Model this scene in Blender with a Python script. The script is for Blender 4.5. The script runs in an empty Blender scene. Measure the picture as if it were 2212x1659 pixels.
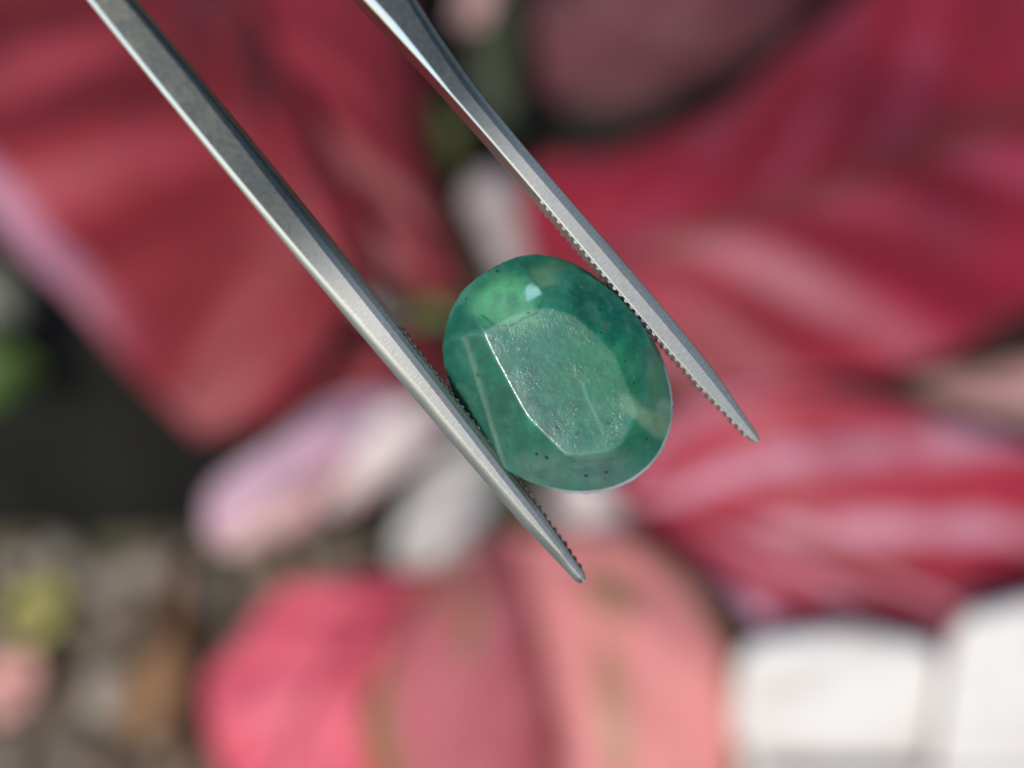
import bpy, bmesh, math, random
import numpy as np
from mathutils import Vector, Matrix, noise as mnoise

random.seed(7)
rng = np.random.default_rng(7)
scene = bpy.context.scene
col = scene.collection

# ------------------------------------------------------------------ camera
HALF = 0.34375                       # tan of half the horizontal field of view
PITCH = math.radians(40)             # 0 = straight down
CAM = Vector((0.0, 0.0, 0.45))
cam_data = bpy.data.cameras.new("camera")
cam_data.sensor_width = 36.0
cam_data.lens = 18.0 / HALF
cam_data.clip_start = 0.005
cam_data.clip_end = 2000.0
cam_data.dof.use_dof = True
cam_data.dof.focus_distance = 0.0800
cam_data.dof.aperture_fstop = cam_data.lens / 3.3      # 3.3 mm entrance pupil
cam = bpy.data.objects.new("camera", cam_data)
cam.location = CAM
cam.rotation_euler = (PITCH, 0, 0)
col.objects.link(cam)
scene.camera = cam

# ------------------------------------------------------------------ sky, sun, exposure
SUN_EL, SUN_AZ = math.radians(40), math.radians(206)   # azimuth clockwise from +Y (north)
world = bpy.data.worlds.new("World")
scene.world = world
world.use_nodes = True
wn = world.node_tree.nodes
wl = world.node_tree.links
wn.clear()
sky = wn.new("ShaderNodeTexSky")
sky.sky_type = 'NISHITA'
sky.sun_disc = False
sky.sun_elevation = SUN_EL
sky.sun_rotation = SUN_AZ
bg = wn.new("ShaderNodeBackground")
bg.inputs["Strength"].default_value = 0.12
wo = wn.new("ShaderNodeOutputWorld")
wl.new(sky.outputs[0], bg.inputs[0])
wl.new(bg.outputs[0], wo.inputs[0])
sun_data = bpy.data.lights.new("sun", 'SUN')
sun_data.energy = 3.0
sun_data.angle = math.radians(4.0)
sun_data.color = (1.0, 0.95, 0.88)
sun = bpy.data.objects.new("sun", sun_data)
sdir = Vector((math.sin(SUN_AZ) * math.cos(SUN_EL), math.cos(SUN_AZ) * math.cos(SUN_EL), math.sin(SUN_EL)))
sun.rotation_euler = sdir.to_track_quat('Z', 'Y').to_euler()
sun.location = sdir * 5
col.objects.link(sun)
scene.view_settings.view_transform = 'Standard'
scene.view_settings.look = 'None'
scene.view_settings.exposure = 0.18
scene.view_settings.gamma = 1.0
scene.view_settings.use_curve_mapping = False
scene.render.engine = 'CYCLES'
scene.cycles.use_denoising = True
scene.cycles.max_bounces = 10
scene.cycles.caustics_refractive = False

# ------------------------------------------------------------------ helpers
RC = Matrix.Rotation(PITCH, 3, 'X')


def P(px, py, d):
    """World point seen at (px, py) of a 2212 x 1659 picture, d metres deep."""
    v = Vector(((px - 1106) / 1106 * HALF * d, -(py - 829.5) / 1106 * HALF * d, -d))
    return CAM + RC @ v


def G(px, py, z=0.0):
    """World point on the horizontal plane z."""
    r = P(px, py, 1.0) - CAM
    return CAM + r * ((z - CAM.z) / r.z)


def srgb(r, g, b):
    def f(c):
        c /= 255.0
        return c / 12.92 if c <= 0.04045 else ((c + 0.055) / 1.055) ** 2.4
    return (f(r), f(g), f(b), 1.0)


def link(name, me, mat=None, parent=None):
    o = bpy.data.objects.new(name, me)
    col.objects.link(o)
    if mat is not None and me is not None:
        for m in (mat if isinstance(mat, (list, tuple)) else [mat]):
            me.materials.append(m)
    if parent is not None:
        o.parent = parent
    return o


def tag(o, label=None, cat=None, group=None, kind=None):
    if label: o["label"] = label
    if cat: o["category"] = cat
    if group: o["group"] = group
    if kind: o["kind"] = kind
    return o


def empty(name, loc=(0, 0, 0)):
    o = bpy.data.objects.new(name, None)
    o.empty_display_size = 0.01
    o.location = loc
    col.objects.link(o)
    return o


def mesh(name, verts, faces, smooth=True):
    me = bpy.data.meshes.new(name)
    me.from_pydata([tuple(v) for v in verts], [], [tuple(f) for f in faces])
    me.update()
    if smooth:
        me.polygons.foreach_set("use_smooth", [True] * len(me.polygons))
    return me


def spline(pts, n):
    """Catmull-Rom through pts, n samples even in chord length."""
    p = np.array(pts, float)
    if len(p) == 2:
        t = np.linspace(0, 1, n)[:, None]
        return p[0] * (1 - t) + p[1] * t
    q = np.vstack([2 * p[0] - p[1], p, 2 * p[-1] - p[-2]])
    out = []
    for i in range(1, len(q) - 2):
        for t in np.linspace(0, 1, 24, endpoint=False):
            a, b, c, d = q[i - 1], q[i], q[i + 1], q[i + 2]
            out.append(0.5 * (2 * b + (c - a) * t + (2 * a - 5 * b + 4 * c - d) * t * t + (3 * b - a - 3 * c + d) * t ** 3))
    out.append(p[-1])
    out = np.array(out)
    L = np.concatenate([[0], np.cumsum(np.linalg.norm(np.diff(out, axis=0), axis=1))])
    s = np.linspace(0, L[-1], n)
    return np.stack([np.interp(s, L, out[:, k]) for k in range(out.shape[1])], 1)


def tube(name, pts, rads, mat, parent=None, n=24, sides=12, flat=1.0):
    c = spline(pts, n)
    r = np.interp(np.linspace(0, 1, n), np.linspace(0, 1, len(rads)), rads)
    vs, fs = [], []
    up = Vector((0.31, 0.2, 0.93)).normalized()
    for i in range(n):
        t = Vector(c[min(i + 1, n - 1)] - c[max(i - 1, 0)]).normalized()
        a = t.cross(up).normalized()
        b = a.cross(t)
        for k in range(sides):
            w = 2 * math.pi * k / sides
            vs.append(Vector(c[i]) + (a * math.cos(w) + b * math.sin(w) * flat) * r[i])
    for i in range(n - 1):
        for k in range(sides):
            k2 = (k + 1) % sides
            fs.append((i * sides + k, i * sides + k2, (i + 1) * sides + k2, (i + 1) * sides + k))
    for i, rev in ((0, True), (n - 1, False)):
        t = Vector(c[1] - c[0]) if i == 0 else Vector(c[-1] - c[-2])
        vs.append(Vector(c[i]) + t.normalized() * (-1 if i == 0 else 1) * r[i] * 0.6)
        ci = len(vs) - 1
        for k in range(sides):
            k2 = (k + 1) % sides
            f = (i * sides + k, i * sides + k2, ci)
            fs.append(f[::-1] if rev else f)
    return link(name, mesh(name, vs, fs), mat, parent)


class N:
    """Small node-tree writer."""
    def __init__(self, name):
        self.m = bpy.data.materials.new(name)
        self.m.use_nodes = True
        self.t = self.m.node_tree
        self.t.nodes.clear()
        self.out = self.t.nodes.new("ShaderNodeOutputMaterial")

    def node(self, typ, ins=None, **props):
        n = self.t.nodes.new(typ)
        for k, v in props.items():
            setattr(n, k, v)
        for k, v in (ins or {}).items():
            self.put(n.inputs[k], v)
        return n

    def put(self, sock, v):
        if hasattr(v, "is_output") or isinstance(v, bpy.types.NodeSocket):
            self.t.links.new(v, sock)
        else:
            sock.default_value = v

    def math(self, op, a, b=0.0, c=0.0, clamp=False):
        n = self.t.nodes.new("ShaderNodeMath")
        n.operation = op
        n.use_clamp = clamp
        for i, v in enumerate((a, b, c)):
            self.put(n.inputs[i], v)
        return n.outputs[0]

    def mix(self, f, a, b, blend='MIX'):
        n = self.t.nodes.new("ShaderNodeMix")
        n.data_type = 'RGBA'
        n.blend_type = blend
        self.put(n.inputs[0], f)
        self.put(n.inputs[6], a)
        self.put(n.inputs[7], b)
        return n.outputs[2]

    def step(self, x, lo, hi, a=0.0, b=1.0):
        n = self.node("ShaderNodeMapRange", {0: x, 1: lo, 2: hi, 3: a, 4: b})
        n.interpolation_type = 'SMOOTHSTEP'
        return n.outputs[0]

    def noise(self, vec, scale, detail=3.0, rough=0.55, dist=0.0):
        n = self.node("ShaderNodeTexNoise", {"Scale": scale, "Detail": detail, "Roughness": rough, "Distortion": dist})
        if vec is not None:
            self.put(n.inputs["Vector"], vec)
        return n.outputs["Fac"]

    def coord(self, which="Object"):
        return self.node("ShaderNodeTexCoord").outputs[which]

    def bump(self, h, strength, dist):
        return self.node("ShaderNodeBump", {"Height": h, "Strength": strength, "Distance": dist}).outputs[0]

    def bsdf(self, **kw):
        n = self.t.nodes.new("ShaderNodeBsdfPrincipled")
        for k, v in kw.items():
            self.put(n.inputs[k.replace("_", " ")], v)
        return n

    def finish(self, shader):
        self.t.links.new(shader, self.out.inputs[0])
        return self.m


def plain(name, c, rough=0.6, var=0.25, scale=120.0, spec=0.4, c2=None, bump=0.0, bd=0.0005):
    k = N(name)
    co = k.coord()
    f = k.noise(co, scale, 5)
    dark = tuple(v * (1 - var) for v in c[:3]) + (1,)
    lite = c2 or (tuple(min(1, v * (1 + var)) for v in c[:3]) + (1,))
    cc = k.mix(k.step(f, 0.3, 0.7), dark, lite)
    b = k.bsdf(Base_Color=cc, Roughness=rough)
    b.inputs["Specular IOR Level"].default_value = spec
    if bump:
        k.put(b.inputs["Normal"], k.bump(k.noise(co, scale * 2.3, 5), bump, bd))
    return k.finish(b.outputs[0])


# ------------------------------------------------------------------ ground
def ground_mat():
    k = N("ground_soil")
    co = k.coord()
    n1 = k.noise(co, 60, 6)
    n2 = k.noise(co, 7, 4)
    c = k.mix(k.step(n1, 0.35, 0.65), (0.085, 0.066, 0.046, 1), (0.22, 0.175, 0.13, 1))
    c = k.mix(k.step(n2, 0.45, 0.6), c, (0.10, 0.10, 0.045, 1))
    b = k.bsdf(Base_Color=c, Roughness=0.9)
    k.put(b.inputs["Normal"], k.bump(k.noise(co, 250, 6), 0.6, 0.003))
    return k.finish(b.outputs[0])


S = 400.0
g = link("ground", mesh("ground", [(-S, -S, 0), (S, -S, 0), (S, S, 0), (-S, S, 0)], [(0, 1, 2, 3)], False), ground_mat())
tag(g, kind="structure")

# ------------------------------------------------------------------ planter trough with soil
def rbox(bm, lo, hi, bev=0.0, seg=2):
    r = bmesh.ops.create_cube(bm, size=1.0)
    vs = r["verts"]
    lo, hi = Vector(lo), Vector(hi)
    for v in vs:
        v.co = Vector(((lo[i] + hi[i]) / 2 + v.co[i] * (hi[i] - lo[i]) for i in range(3)))
    if bev:
        es = list({e for v in vs for e in v.link_edges})
        bmesh.ops.bevel(bm, geom=es, offset=bev, segments=seg, profile=0.5, affect='EDGES')


def bm_obj(name, bm, mat, parent=None, smooth=False):
    me = bpy.data.meshes.new(name)
    bm.to_mesh(me)
    bm.free()
    if smooth:
        me.polygons.foreach_set("use_smooth", [True] * len(me.polygons))
    return link(name, me, mat, parent)


black = plain("black_plastic", (0.013, 0.013, 0.012, 1), 0.7, 0.3, 40, 0.15)
YB = 0.305
planter = tag(empty("planter_trough", (0, YB, 0)), "long black plastic planter trough holding the red-leaved plant", "planter")
bm = bmesh.new(); rbox(bm, (-0.55, 0.0, 0.0), (0.55, 0.012, 0.105), 0.003); bm_obj("front_panel", bm, black, planter)
bm = bmesh.new(); rbox(bm, (-0.55, 0.318, 0.0), (0.55, 0.33, 0.105), 0.003); bm_obj("back_panel", bm, black, planter)
for sx in (-1, 1):
    bm = bmesh.new(); rbox(bm, (sx * 0.544 - 0.006, 0.0125, 0.0), (sx * 0.544 + 0.006, 0.3175, 0.105), 0.003); bm_obj("end_panel", bm, black, planter)
bm = bmesh.new(); rbox(bm, (-0.537, 0.0125, 0.004), (0.537, 0.3175, 0.082))
soil_mat = plain("potting_soil", (0.014, 0.011, 0.008, 1), 0.95, 0.6, 180, 0.1, (0.05, 0.045, 0.032, 1), 1.0, 0.004)
so = bm_obj("potting_soil", bm, soil_mat)
tag(so, "dark potting soil filling the black planter trough", "soil", kind="stuff")
so.location = (0, YB, 0)

# ------------------------------------------------------------------ leaves
def leaf_mat(name, base, dark, splash, margin, vein, mw=0.06, splash_amt=0.5, bands=7.0, skew=1.2, rough=0.46,
             side_margin=None, upper=None, blotch=None, seed=0.0, transl=0.18, spec=0.35, lo=0.38, veins=0.5, spots=(), ribw=0.09):
    k = N(name)
    uv = k.node("ShaderNodeUVMap").outputs[0]
    sep = k.node("ShaderNodeSeparateXYZ", {0: uv})
    t, v = sep.outputs[0], sep.outputs[1]
    sg = k.math('MULTIPLY_ADD', v, 2.0, -1.0)
    s = k.math('ABSOLUTE', sg)
    co = k.node("ShaderNodeVectorMath", {0: k.coord(), 1: (seed, seed * 0.7, seed * 1.3)}, operation='ADD').outputs[0]
    n1 = k.noise(co, 26, 4)
    n2 = k.noise(co, 75, 4)
    n3 = k.noise(co, 12, 2)
    q = k.math('MULTIPLY', t, bands)
    q = k.math('SUBTRACT', q, k.math('MULTIPLY', k.math('POWER', s, 0.8), skew))
    q = k.math('ADD', q, k.math('MULTIPLY', n1, 0.5))
    q = k.math('ADD', q, k.math('MULTIPLY', k.math('GREATER_THAN', sg, 0.0), 0.45))
    w = k.math('COSINE', k.math('MULTIPLY', q, 2 * math.pi))
    c = k.mix(k.step(n3, 0.35, 0.65), base, dark)
    m = k.math('MULTIPLY', k.step(w, -0.1, 0.95), k.step(n1, lo, lo + 0.24))
    m = k.math('MULTIPLY', m, splash_amt)
    c = k.mix(m, c, splash)
    # thin lateral veins
    c = k.mix(k.math('MULTIPLY', k.step(w, -0.9, -1.0), veins), c, vein)
    # midrib zone
    c = k.mix(k.math('MULTIPLY', k.step(s, ribw, 0.02), 0.85), c, vein)
    if upper is not None:
        c = k.mix(k.math('MULTIPLY', k.step(k.math('ADD', sg, k.math('MULTIPLY', n1, 0.3)), 0.05, 0.3), upper[1]), c, upper[0])
    for (t0, s0, rt, rs) in spots:
        e1 = k.math('DIVIDE', k.math('SUBTRACT', t, t0), rt)
        e2 = k.math('DIVIDE', k.math('SUBTRACT', sg, s0), rs)
        e = k.math('ADD', k.math('ADD', k.math('MULTIPLY', e1, e1), k.math('MULTIPLY', e2, e2)), k.math('MULTIPLY', k.math('SUBTRACT', n2, 0.5), 2.0))
        c = k.mix(k.step(e, 1.6, 0.2, 0.0, 0.7), c, blotch[0])
    if blotch is not None:
        c = k.mix(k.math('MULTIPLY', k.step(n1, blotch[1], blotch[1] + 0.1), blotch[2]), c, blotch[0])
    c = k.mix(k.step(k.math('ADD', s, k.math('MULTIPLY', k.math('SUBTRACT', n2, 0.5), 0.14)), 1 - mw * 1.6, 1 - mw * 0.5), c, margin)
    if side_margin is not None:   # (colour, sign, width)
        x = k.math('MULTIPLY', sg, side_margin[1])
        c = k.mix(k.step(k.math('ADD', x, k.math('MULTIPLY', k.math('SUBTRACT', n1, 0.5), 0.1)), 1 - side_margin[2] * 1.3, 1 - side_margin[2] * 0.7, 0.0, k.step(t, side_margin[3], side_margin[3] + 0.12)), c, side_margin[0])
    c = k.mix(k.math('MULTIPLY', k.step(n2, 0.4, 0.75), 0.25), c, dark)
    b = k.bsdf(Base_Color=c, Roughness=rough)
    b.inputs["Specular IOR Level"].default_value = spec
    h = k.math('ADD', k.math('MULTIPLY', w, 0.6), k.noise(co, 300, 4))
    k.put(b.inputs["Normal"], k.bump(h, 0.35, 0.0006))
    tr = k.node("ShaderNodeBsdfTranslucent", {"Color": c})
    mx = k.node("ShaderNodeMixShader", {0: transl, 1: b.outputs[0], 2: tr.outputs[0]})
    return k.finish(mx.outputs[0])


NT, NS = 56, 33


def leaf(parent, mat, mid, left, right, rib_mat, rib=0.0011, label=None, corr=0.002, ncorr=7, skew=1.2, arch=0.003, wave=0.003, seed=0, name="leaf", tilt=0.0):
    """Loft between a midrib and two margins (pixel x, pixel y, depth); returns the leaf."""
    def Q(p):                               # tilt: the blade lies flatter, running away from the camera
        return P(p[0], p[1], p[2] + max(0.0, 650 - p[1]) * tilt)
    M, L, R = (spline([Q(p) for p in q], NT) for q in (mid, left, right))
    vs, uvs = [], []
    for i in range(NT):
        t = i / (NT - 1)
        i0, i1 = max(i - 1, 0), min(i + 1, NT - 1)
        du = Vector(M[i1] - M[i0]).normalized()
        ac = Vector(R[min(max(i, 3), NT - 4)] - L[min(max(i, 3), NT - 4)])
        n = du.cross(ac).normalized()
        if n.dot(CAM - Vector(M[i])) < 0:
            n = -n
        env = math.sin(math.pi * min(max(t, 0.0), 1.0)) ** 0.5 if 0 < t < 1 else 0.0
        for j in range(NS):
            s = -1 + 2 * j / (NS - 1)
            a = abs(s)
            e = L[i] if s < 0 else R[i]
            p = Vector(M[i] * (1 - a) + e * a)
            ph = 2 * math.pi * (ncorr * t - skew * a ** 0.8 + (0.45 if s > 0 else 0.0))
            off = arch * math.sin(math.pi * a * 0.85) * env
            off += corr * math.cos(ph) * (a ** 0.6) * (1 - 0.5 * a) * env
            off += wave * mnoise.noise(Vector((t * 5 + seed, s * 1.5, seed * 2.7))) * a * env * 2
            vs.append(p + n * off)
            uvs.append((t, 0.5 + 0.5 * s))
    fs = [(i * NS + j, i * NS + j + 1, (i + 1) * NS + j + 1, (i + 1) * NS + j) for i in range(NT - 1) for j in range(NS - 1)]
    me = mesh("leaf", vs, fs)
    uvl = me.uv_layers.new(name="UVMap")
    for lp in me.loops:
        uvl.data[lp.index].uv = uvs[lp.vertex_index]
    o = link(name, me, mat, parent)
    sol = o.modifiers.new("thickness", 'SOLIDIFY')
    sol.thickness = 0.0005
    sol.offset = 0
    mid_ids = [i * NS + NS // 2 for i in range(NT)]
    pts = [vs[i] for i in mid_ids[:: 5]]
    tube("midrib", pts, [rib, rib * 0.8, rib * 0.3], rib_mat, o, 40, 8)
    if label:
        o["label"] = label
    return o


RED = (0.27, 0.021, 0.027, 1)
RED_D = (0.14, 0.011, 0.014, 1)
PINKSPL = (0.46, 0.085, 0.15, 1)
LILAC = (0.62, 0.34, 0.52, 1)
GREEN_D = (0.030, 0.045, 0.012, 1)
GREEN = (0.085, 0.15, 0.03, 1)
rib_red = plain("midrib_red", (0.16, 0.02, 0.02, 1), 0.4, 0.3, 200)
rib_green = plain("midrib_green", (0.10, 0.14, 0.04, 1), 0.45, 0.3, 200)
stem_pale = plain("pale_petiole", (0.52, 0.47, 0.44, 1), 0.5, 0.2, 90, 0.3, (0.60, 0.56, 0.53, 1))
stem_dull = plain('dull_petiole', (0.30, 0.25, 0.25, 1), 0.6, 0.2, 90, 0.2)
stem_pink = plain("pink_petiole", (0.72, 0.60, 0.57, 1), 0.4, 0.12, 90)

plant = tag(empty("aglaonema_plant", P(1130, 950, 0.47)), "leafy pot plant with big red and coral-pink leaves in a black trough", "plant")
bpy.context.view_layer.update()
PI = plant.matrix_world.inverted()

m_A = leaf_mat("leaf_red_folded", RED, RED_D, (0.42, 0.05, 0.075, 1), (0.30, 0.04, 0.06, 1), (0.14, 0.010, 0.014, 1), 0.03, 0.6, 6, 1.1,
               side_margin=((0.44, 0.19, 0.27, 1), -1, 0.13, 0.27), seed=1)
leaf(plant, m_A,
     [(790, 650, .44), (640, 450, .425), (450, 210, .415), (200, -90, .42), (-40, -380, .44)],
     [(790, 650, .44), (740, 690, .44), (620, 880, .437), (490, 930, .435), (430, 944, .435), (375, 890, .433), (200, 705, .425), (0, 490, .425), (-240, 160, .43), (-40, -380, .44)],
     [(790, 650, .44), (800, 560, .44), (715, 380, .43), (600, 150, .43), (430, -130, .435), (200, -330, .44), (-40, -380, .44)],
     rib_red, label="broad red leaf with folded blade and pale pink lower margin", corr=0.0065, ncorr=6, skew=1.1, seed=1, tilt=7e-5)
m_B = leaf_mat("leaf_crimson", (0.25, 0.018, 0.028, 1), (0.15, 0.010, 0.014, 1), (0.33, 0.04, 0.06, 1), (0.22, 0.02, 0.03, 1), (0.11, 0.008, 0.010, 1), 0.03, 0.5, 5, 1.3, seed=2)
leaf(plant, m_B,
     [(1000, 640, .46), (880, 400, .44), (760, 130, .435), (680, -150, .44), (640, -320, .45)],
     [(1000, 640, .46), (900, 650, .458), (790, 560, .452), (660, 330, .442), (540, 80, .442), (480, -150, .448), (640, -320, .45)],
     [(1000, 640, .47), (975, 540, .465), (945, 430, .455), (915, 280, .45), (885, 80, .45), (820, -160, .455), (640, -320, .46)],
     rib_red, label="dark crimson leaf tucked behind the folded red leaf", corr=0.003, ncorr=5, skew=1.3, seed=2, tilt=7e-5)
m_C = leaf_mat("leaf_red_large", (0.32, 0.013, 0.032, 1), (0.20, 0.010, 0.022, 1), (0.34, 0.065, 0.12, 1), (0.20, 0.03, 0.03, 1), (0.13, 0.025, 0.022, 1), 0.03, 0.6, 6, 1.5, ribw=0.15,
               blotch=((0.09, 0.05, 0.02, 1), 0.70, 0.7), seed=3.4)
leaf(plant, m_C,
     [(1170, 610, .46), (1370, 545, .43), (1700, 430, .415), (1950, 335, .415), (2250, 230, .425), (2560, 140, .45)],
     [(1170, 610, .46), (1140, 500, .455), (1170, 350, .445), (1350, 325, .435), (1580, 215, .43), (1800, 30, .435), (2100, -150, .44), (2560, 140, .45)],
     [(1170, 610, .46), (1260, 730, .455), (1400, 830, .44), (1600, 850, .43), (1850, 825, .425), (2080, 760, .425), (2350, 560, .435), (2560, 140, .45)],
     rib_red, label="large glossy red leaf with a dull midrib and pink streaks", corr=0.0035, ncorr=6, skew=1.5, seed=3, tilt=7e-5)
m_D = leaf_mat("leaf_red_sheen_streaked", (0.38, 0.020, 0.046, 1), (0.26, 0.016, 0.030, 1), (0.62, 0.29, 0.37, 1), (0.36, 0.10, 0.12, 1), (0.17, 0.014, 0.018, 1), 0.03, 1.0, 3, 2.1, lo=0.30,  # pale streaks: sky sheen on the folds, painted into the colour
               side_margin=((0.66, 0.38, 0.56, 1), 1, 0.22, 0.1), seed=4.1)  # lilac lower band is painted sky reflection too
leaf(plant, m_D,
     [(1330, 1080, .455), (1500, 1130, .435), (1750, 1180, .42), (2000, 1270, .415), (2250, 1360, .42), (2520, 1430, .43)],
     [(1330, 1080, .455), (1370, 960, .45), (1480, 860, .44), (1660, 830, .43), (1850, 855, .425), (2080, 915, .42), (2330, 1030, .42), (2520, 1430, .43)],
     [(1330, 1080, .455), (1400, 1190, .45), (1530, 1270, .44), (1680, 1360, .425), (1900, 1400, .42), (2150, 1450, .42), (2350, 1480, .425), (2520, 1430, .43)],
     rib_red, label="red leaf with long pale streaks of painted sky sheen drooping behind the white pickets", corr=0.004, ncorr=3, skew=2.1, seed=4)
m_E = leaf_mat("leaf_salmon_green_edge", (0.56, 0.15, 0.17, 1), (0.46, 0.10, 0.12, 1), (0.70, 0.24, 0.26, 1), (0.17, 0.15, 0.03, 1), (0.16, 0.022, 0.012, 1), 0.075, 0.6, 4, 1.6, lo=0.32,
               blotch=((0.25, 0.19, 0.06, 1), 0.66, 0.7), seed=5.7, transl=0.25, veins=0.2, ribw=0.17, upper=((0.86, 0.34, 0.31, 1), 0.75), spots=((0.33, 0.52, 0.07, 0.16), (0.56, 0.34, 0.13, 0.10), (0.30, -0.42, 0.14, 0.10), (0.62, -0.93, 0.25, 0.12)))
leaf(plant, m_E,
     [(1090, 1150, .445), (1130, 1270, .425), (1170, 1430, .41), (1200, 1600, .40), (1215, 1780, .395), (1220, 1960, .40)],
     [(1090, 1150, .445), (1010, 1200, .44), (880, 1330, .425), (800, 1510, .415), (815, 1680, .41), (950, 1850, .40), (1220, 1960, .40)],
     [(1090, 1150, .445), (1190, 1150, .44), (1380, 1185, .425), (1540, 1310, .41), (1605, 1470, .40), (1600, 1680, .40), (1470, 1860, .395), (1220, 1960, .40)],
     rib_red, rib=0.0016, label="salmon-pink leaf with green margins and olive blotches", corr=0.0014, ncorr=4, skew=1.6, arch=0.006, seed=5)
m_F = leaf_mat("leaf_coral", (0.78, 0.13, 0.19, 1), (0.66, 0.095, 0.14, 1), (0.86, 0.20, 0.28, 1), (0.60, 0.11, 0.14, 1), (0.48, 0.06, 0.075, 1), 0.03, 0.8, 6, 1.2, seed=6.3, transl=0.25)
leaf(plant, m_F,
     [(1010, 1230, .47), (860, 1310, .455), (720, 1430, .44), (640, 1580, .435), (600, 1760, .435), (590, 1900, .44)],
     [(1010, 1230, .47), (880, 1245, .465), (720, 1257, .46), (640, 1276, .458), (560, 1318, .455), (500, 1400, .452), (440, 1476, .45), (452, 1560, .447), (478, 1660, .445), (510, 1800, .445), (590, 1900, .44)],
     [(1010, 1230, .47), (960, 1330, .455), (920, 1450, .445), (870, 1600, .44), (800, 1740, .435), (690, 1850, .44), (590, 1900, .44)],
     rib_red, label="bright coral-pink leaf drooping over the gravel", corr=0.003, ncorr=6, skew=1.2, seed=6)
m_G = leaf_mat("leaf_pale_curled", (0.68, 0.47, 0.43, 1), (0.50, 0.26, 0.25, 1), (0.80, 0.64, 0.60, 1), (0.60, 0.42, 0.48, 1), (0.48, 0.17, 0.20, 1), 0.06, 0.8, 3, 1.4,
               upper=((0.60, 0.38, 0.52, 1), 0.75), seed=7.2, lo=0.33, blotch=((0.25, 0.06, 0.06, 1), 0.75, 0.7), spots=((0.33, -0.35, 0.09, 0.28),))
leaf(plant, m_G,
     [(985, 900, .46), (820, 950, .44), (640, 1050, .43), (520, 1130, .43), (462, 1165, .435)],
     [(985, 900, .46), (930, 985, .455), (800, 1065, .447), (650, 1145, .44), (540, 1190, .438), (462, 1165, .435)],
     [(985, 900, .46), (860, 845, .45), (720, 870, .44), (570, 965, .435), (455, 1060, .435), (440, 1120, .435), (462, 1165, .435)],
     rib_red, label="small pale lilac and beige-pink leaf pointing over the planter rim", corr=0.003, ncorr=3, skew=1.4, arch=0.003, wave=0.006, seed=7)
m_H = leaf_mat("leaf_plum_shaded", (0.115, 0.030, 0.042, 1), (0.075, 0.020, 0.026, 1), (0.20, 0.085, 0.105, 1), (0.012, 0.009, 0.008, 1), (0.07, 0.02, 0.02, 1), 0.17, 0.35, 4, 1.0, seed=8.8, rough=0.58, spec=0.2, veins=0.2)  # near-black margin: the shadow band below the leaf, painted in
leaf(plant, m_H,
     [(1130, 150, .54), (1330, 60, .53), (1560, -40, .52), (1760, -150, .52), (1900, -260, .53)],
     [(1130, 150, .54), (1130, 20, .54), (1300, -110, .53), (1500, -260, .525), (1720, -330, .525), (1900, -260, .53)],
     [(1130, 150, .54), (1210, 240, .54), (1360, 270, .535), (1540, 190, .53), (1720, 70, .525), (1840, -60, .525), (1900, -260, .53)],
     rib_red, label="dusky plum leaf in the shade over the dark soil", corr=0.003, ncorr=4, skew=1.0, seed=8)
m_I = leaf_mat("leaf_pale_coral", (0.62, 0.38, 0.39, 1), (0.48, 0.24, 0.24, 1), (0.72, 0.55, 0.55, 1), (0.20, 0.15, 0.09, 1), (0.40, 0.20, 0.15, 1), 0.08, 0.7, 4, 1.4, seed=9.1)
leaf(plant, m_I,
     [(1900, 845, .47), (2040, 842, .46), (2190, 840, .455), (2400, 860, .46)],
     [(1900, 845, .47), (1980, 822, .467), (2120, 795, .46), (2280, 775, .458), (2400, 860, .46)],
     [(1900, 845, .47), (2000, 885, .465), (2150, 905, .46), (2300, 925, .46), (2400, 860, .46)],
     rib_green, label="dull greyish pink leaf showing between the two large red ones", corr=0.002, ncorr=4, seed=9)
m_J = leaf_mat("leaf_green", (0.07, 0.13, 0.025, 1), (0.035, 0.07, 0.015, 1), (0.22, 0.26, 0.09, 1), (0.10, 0.12, 0.03, 1), (0.12, 0.16, 0.06, 1), 0.05, 0.7, 5, 1.4, seed=10.3)
m_Jy = leaf_mat("leaf_yellow_green", (0.20, 0.17, 0.035, 1), (0.10, 0.10, 0.03, 1), (0.32, 0.26, 0.12, 1), (0.12, 0.11, 0.03, 1), (0.16, 0.16, 0.06, 1), 0.05, 0.7, 5, 1.4, seed=11.3)


m_grey = leaf_mat('leaf_grey_green', (0.20, 0.21, 0.17, 1), (0.13, 0.14, 0.11, 1), (0.28, 0.28, 0.25, 1), (0.2, 0.2, 0.17, 1), (0.22, 0.23, 0.2, 1), 0.05, 0.7, 5, 1.4, seed=13.3)
m_pale = leaf_mat('bract_whitish', (0.58, 0.57, 0.56, 1), (0.42, 0.40, 0.39, 1), (0.74, 0.73, 0.72, 1), (0.36, 0.36, 0.36, 1), (0.40, 0.38, 0.36, 1), 0.08, 0.8, 3, 1.2, seed=14.3)
m_palepink = leaf_mat('bract_pinkish', (0.62, 0.52, 0.50, 1), (0.50, 0.40, 0.37, 1), (0.78, 0.70, 0.68, 1), (0.60, 0.46, 0.44, 1), (0.55, 0.45, 0.42, 1), 0.08, 0.8, 3, 1.2, seed=15.3)
m_Jd = leaf_mat('leaf_dark_green', (0.024, 0.034, 0.014, 1), (0.014, 0.018, 0.010, 1), (0.05, 0.055, 0.025, 1), (0.03, 0.03, 0.015, 1), (0.04, 0.05, 0.02, 1), 0.05, 0.7, 5, 1.4, seed=12.3)


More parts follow.
